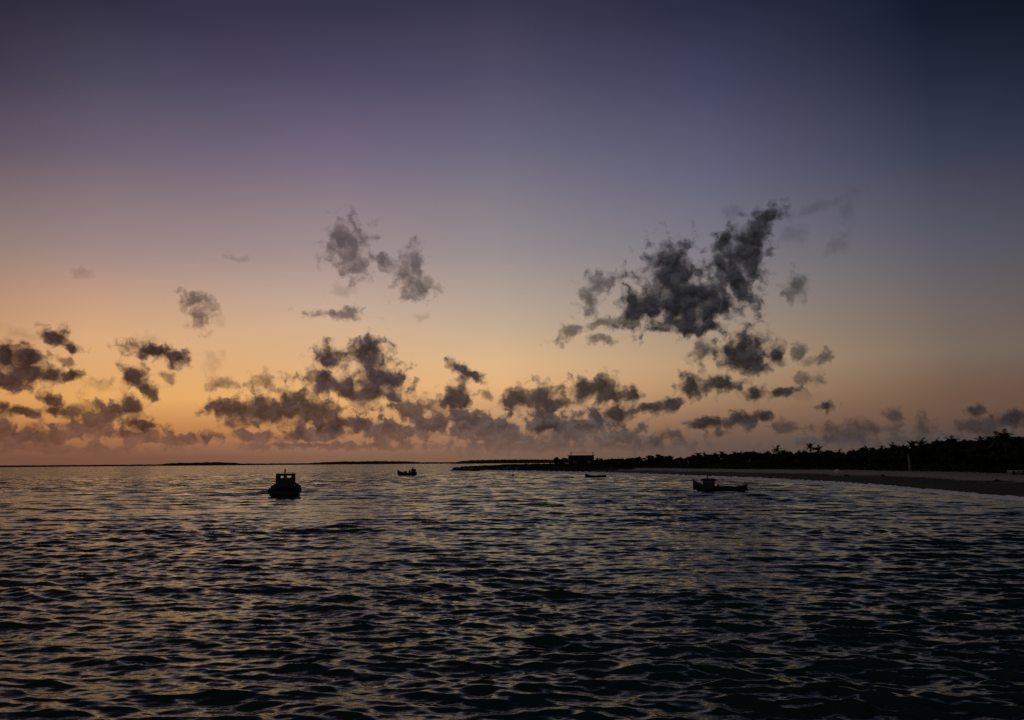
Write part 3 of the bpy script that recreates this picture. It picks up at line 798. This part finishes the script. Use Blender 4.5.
def trawler():
    """cabin boat seen from astern"""
    t = thing('fishing_boat', 'black cabin fishing boat seen end-on with two cabin openings and a short mast', 'boat', (-26.4, 87.1, -0.02), R(90 + 17 - 2)); t.scale = (1, 0.93, 1)
    st = [(-3.6, -.35, .98, .35, 1.66, 1.70), (-3.0, -.42, .92, .3, 1.72, 1.76), (-1.5, -.48, .88, .25, 1.76, 1.78), (0.3, -.5, .92, .2, 1.70, 1.78), (1.8, -.48, 1.06, .15, 1.45, 1.78),
          (3.0, -.4, 1.32, .1, .9, 1.28), (3.9, -.2, 1.6, .05, .35, .62), (4.35, .25, 1.82, .02, .06, .10)]
    obj('hull', hull_mesh(st, 0.09, 0.42), hull_m, t, True)
    obj('rub_rail', sheer_rail(st, 0.07), wood_m, t)
    # wheelhouse with open window bands fore and aft
    bm = bmesh.new(); x0, x1, hw, z0, z1 = -1.9, 0.7, 1.13, 0.42, 2.60
    zs, zt = 2.10, 2.36
    for xx in (x0, x1):
        box(bm, (xx, 0, (z0 + zs) / 2), (0.08, 2 * hw, zs - z0))
        box(bm, (xx, 0, (zt + z1) / 2), (0.08, 2 * hw, z1 - zt))
        for yy, ww in ((-hw + .23, .46), (0.06, .30), (hw - .24, .48)): box(bm, (xx, yy, (zs + zt) / 2), (0.08, ww, zt - zs))
    for s in (-1, 1): box(bm, ((x0 + x1) / 2, s * (hw - .04), (z0 + z1) / 2), (x1 - x0 - .083, 0.08, z1 - z0))
    obj('cabin', bm, cabin_m, t)
    bm = bmesh.new(); n = 9
    vs = []
    for xx in (x0 - .25, x1 + .35):
        vs.append([bm.verts.new((xx, -1.2 + 2.4 * k / (n - 1), z1 + 0.012 + 0.12 * (1 - (2 * k / (n - 1) - 1) ** 2))) for k in range(n)])
    for k in range(n - 1): bm.faces.new((vs[0][k], vs[0][k + 1], vs[1][k + 1], vs[1][k]))
    bmesh.ops.solidify(bm, geom=bm.faces[:], thickness=-0.07)
    obj('roof', bm, cabin_m, t)
    bm = bmesh.new(); tube(bm, [(-.6, 0.1, z1 + .05), (-.6, 0.1, z1 + .4)], [.11, .09], 8); box(bm, (-.6, .1, z1 + .44), (.24, .24, .1), bevel=.02); obj('mast', bm, steel_m, t)
    bm = bmesh.new(); box(bm, (-2.7, 0, 0.75), (1.0, 1.5, 0.62), bevel=0.04); obj('engine_box', bm, deck_m, t)
    for (yy, xx) in ((-1.86, -2.6), (1.86, -2.6), (1.87, -.6), (-1.87, -.6)):
        bm = bmesh.new(); ring(bm, (xx, yy, 0.7), 0.2, 0.075, 'Y'); obj('tyre_fender', bm, rubber_m, t)
    for s in (-1, 1):
        bm = bmesh.new(); tube(bm, [(-3.45, s * 1.5, .9), (-3.45, s * 1.5, 1.32)], .07, 6); obj('bollard', bm, wood_m, t)
trawler()
def canoe_boat():
    """side-on boat with raised stem on the left and a flared wheelhouse"""
    a = math.atan2(24.9, 90.3)
    t = thing('fishing_boat', 'dark side-on fishing boat with upswept bow and flared wheelhouse near the beach', 'boat', (24.9, 90.3, -0.02), math.pi - a + R(1))
    st = [(-3.08, .45, .86, .04, .22, .55), (-2.75, -.05, .66, .12, .5, .82), (-1.6, -.28, .52, .15, .7, .98), (0.0, -.3, .52, .15, .74, 1.02), (1.4, -.28, .66, .12, .6, .86),
          (2.4, -.2, .95, .08, .34, .56), (2.9, 0.3, 1.22, .03, .1, .2), (3.14, .95, 1.55, .015, .03, .05)]
    obj('hull', hull_mesh(st, 0.07, 0.2), hull_m, t, True)
    obj('rub_rail', sheer_rail(st, 0.045), wood_m, t)
    bm = bmesh.new(); x0, x1, hw = 0.62, 1.92, 0.56
    for xx in (x0, x1): box(bm, (xx, 0, .62), (.06, 2 * hw, .86))
    for s in (-1, 1): box(bm, ((x0 + x1) / 2, s * (hw - .03), .62), (x1 - x0 - .063, .06, .86))
    for xx in (x0, x1):
        for s in (-1, 1): box(bm, (xx, s * (hw - .05), 1.19), (.1, .1, .28))
    box(bm, ((x0 + x1) / 2, 0, 1.07), (x1 - x0 + .06, 2 * hw + .06, .05))
    obj('cabin', bm, cabin_m, t)
    bm = bmesh.new()
    for s in (-1, 1): box(bm, ((x0 + x1) / 2, s * (hw - .045), 1.21), (x1 - x0 - .11, .02, .226))
    for xx in (x0, x1): box(bm, (xx, 0, 1.21), (.02, 2 * hw - .21, .226))
    obj('window_pane', bm, pane_m, t)
    bm = bmesh.new(); box(bm, ((x0 + x1) / 2, 0, 1.42), (1.86, 1.5, .18), bevel=.05); box(bm, ((x0 + x1) / 2, 0, 1.55), (1.3, 1.1, .08), bevel=.03); obj('roof', bm, cabin_m, t)
    bm = bmesh.new(); tube(bm, [(1.42, 0, 1.5), (1.42, 0, 2.3)], [.07, .05], 7); tube(bm, [(1.42, -.22, 2.0), (1.42, .22, 2.0)], .025, 5); obj('mast', bm, steel_m, t)
    bm = bmesh.new(); tube(bm, [(.2, 0, .2), (.2, 0, .95)], .09, 7); box(bm, (.2, 0, .6), (.34, .5, .4), bevel=.04); obj('winch', bm, steel_m, t)
    bm = bmesh.new(); box(bm, (-.9, 0, .44), (1.3, 1.2, .44), bevel=.06); obj('fish_box', bm, deck_m, t)
    for xx in (-.4, -1.9):
        bm = bmesh.new(); box(bm, (xx, 0, .5), (.24, 1.7, .05)); obj('thwart', bm, deck_m, t)
    bm = bmesh.new(); tube(bm, [(-3.05, 0, .4), (-3.1, 0, .98), (-2.8, 0, 1.06)], [.05, .04, .03], 6); box(bm, (-3.13, 0, .15), (.06, .3, .55)); obj('rudder', bm, wood_m, t)
canoe_boat()
def far_boat():
    a = math.atan2(-30.9, 220.7)
    t = thing('fishing_boat', 'small far-off boat with a raised wheelhouse at its right end', 'boat', (-30.9, 220.7, -0.02), math.pi - a + R(6))
    st = [(-2.5, -.1, .95, .1, .7, .9), (-1.6, -.28, .82, .15, .85, 1.0), (0, -.3, .78, .15, .85, 1.05), (1.5, -.25, .95, .1, .6, .85), (2.5, -.05, 1.3, .04, .2, .35), (3.1, .3, 1.72, .015, .03, .05)]
    obj('hull', hull_mesh(st, 0.07, 0.2), hull_m, t, True)
    obj('rub_rail', sheer_rail(st, 0.05), wood_m, t)
    bm = bmesh.new()
    for xx in (-2.2, -.95): box(bm, (xx, 0, 1.0), (.06, 1.2, 1.6))
    for s in (-1, 1): box(bm, (-1.575, s * .57, 1.0), (1.187, .06, 1.6))
    obj('cabin', bm, cabin_m, t)
    bm = bmesh.new(); box(bm, (-1.575, 0, 1.87), (1.5, 1.4, .12), bevel=.03); obj('roof', bm, cabin_m, t)
    bm = bmesh.new(); tube(bm, [(-1.4, 0, 1.9), (-1.4, 0, 2.6)], .2, 7); obj('funnel', bm, steel_m, t)
    bm = bmesh.new(); box(bm, (-.45, 0, .95), (.8, .9, 1.3), bevel=.05, taper=.6); obj('engine_box', bm, deck_m, t)
    bm = bmesh.new(); box(bm, (.8, 0, .9), (.9, .7, .8), bevel=.1); obj('net_heap', bm, rope_m, t)
far_boat()
def open_boat():
    a = math.atan2(19.4, 174.7)
    t = thing('rowing_boat', 'low open boat without cabin lying just off the far beach', 'boat', (19.4, 174.7, -0.02), math.pi - a + R(5))
    st = [(-2.35, .38, .60, .05, .3, .5), (-2.0, -.12, .5, .1, .5, .68), (-.9, -.2, .42, .12, .62, .8), (.4, -.2, .44, .12, .62, .8), (1.5, -.15, .58, .08, .4, .58), (2.15, .2, .78, .03, .12, .22), (2.55, .62, .98, .012, .02, .04)]
    obj('hull', hull_mesh(st, 0.05, 0.1), hull_m, t, True)
    obj('rub_rail', sheer_rail(st, 0.035), wood_m, t)
    for xx in (-1.3, -.1, 1.0):
        bm = bmesh.new(); box(bm, (xx, 0, .36), (.22, 1.2, .04)); obj('thwart', bm, deck_m, t)
open_boat()
# marker buoy
t = thing('marker_buoy', 'thin dark marker pole on a small float before the spit', 'buoy', (0.02, 197.3, 0), R(10))
bm = bmesh.new(); tube(bm, [(0, 0, -.18), (0, 0, -.05), (0, 0, .2), (0, 0, .32)], [.16, .34, .34, .16], 12); obj('float', bm, rubber_m, t)
bm = bmesh.new(); tube(bm, [(0, 0, .3), (.03, 0, 1.2)], [.075, .06], 7); obj('pole', bm, steel_m, t)

# ---------------------------------------------------------------- small things on the beach
white_m = mat('white_paint', (0.8, 0.8, 0.78), 0.6, 0.15, 3.0)
worn_m = mat('worn_white_paint', (0.32, 0.32, 0.31), 0.7, 0.25, 3.0)
stone_m = mat('dark_stone', (0.02, 0.019, 0.018), 0.9, 0.4, 4.0, 0.5, spec=0.1)
def dinghy(label, x, y, rz, paint, s, tilt=0.0):
    t = thing('dinghy', label, 'dinghy', (x, y, gz(x, y) + 0.16 * s), rz)
    t.scale = (s, s, s); t.rotation_euler = (R(tilt), 0, rz)
    st = [(-1.3, 0.0, .52, .12, .44, .56), (-.5, -.08, .46, .1, .52, .66), (.4, -.05, .5, .08, .46, .6), (1.1, .08, .6, .04, .2, .32), (1.45, .3, .72, .01, .02, .04)]
    obj('hull', hull_mesh(st, 0.04, 0.1), paint, t, True)
    obj('rub_rail', sheer_rail(st, 0.03), wood_m, t)
    bm = bmesh.new(); box(bm, (-.3, 0, .36), (.2, 1.0, .035)); obj('thwart', bm, deck_m, t)
az0 = R(23.45); D0 = 163.0
dinghy('small white dinghy end-on on the dry sand in the middle of the beach', D0 * math.sin(az0), D0 * math.cos(az0), R(90 - 23.4 + 6), white_m, 1.15, 8)
x, y, _ = ray_in(33.95, -2.0)
dinghy('greyish dinghy pulled up under the trees at the right end of the beach', x, y, R(-62), worn_m, 0.9, -8)
def rock(label, azd, D, s, seed):
    rr = random.Random(seed); bm = bmesh.new(); bmesh.ops.create_icosphere(bm, subdivisions=2, radius=1.0)
    for v in bm.verts:
        k = 1 + rr.uniform(-.18, .18); v.co = Vector((v.co.x * k * s * 1.3, v.co.y * k * s, v.co.z * k * s * .75))
    x, y = D * math.sin(R(azd)), D * math.cos(R(azd))
    o = obj('beach_rock', bm, stone_m); o.location = (x, y, gz(x, y) + s * .3)
    tag(o, label, 'rock', 'dark rocks on the beach')
rock('small dark rock on the sand just right of the white dinghy', 24.0, 153.0, .30, 1)
rock('dark rock alone on the sand left of the pale-trunked palm', 26.3, 147.0, .30, 2)
rock('dark rock on the sand near the right edge of the beach', 32.85, 117.0, .26, 3)
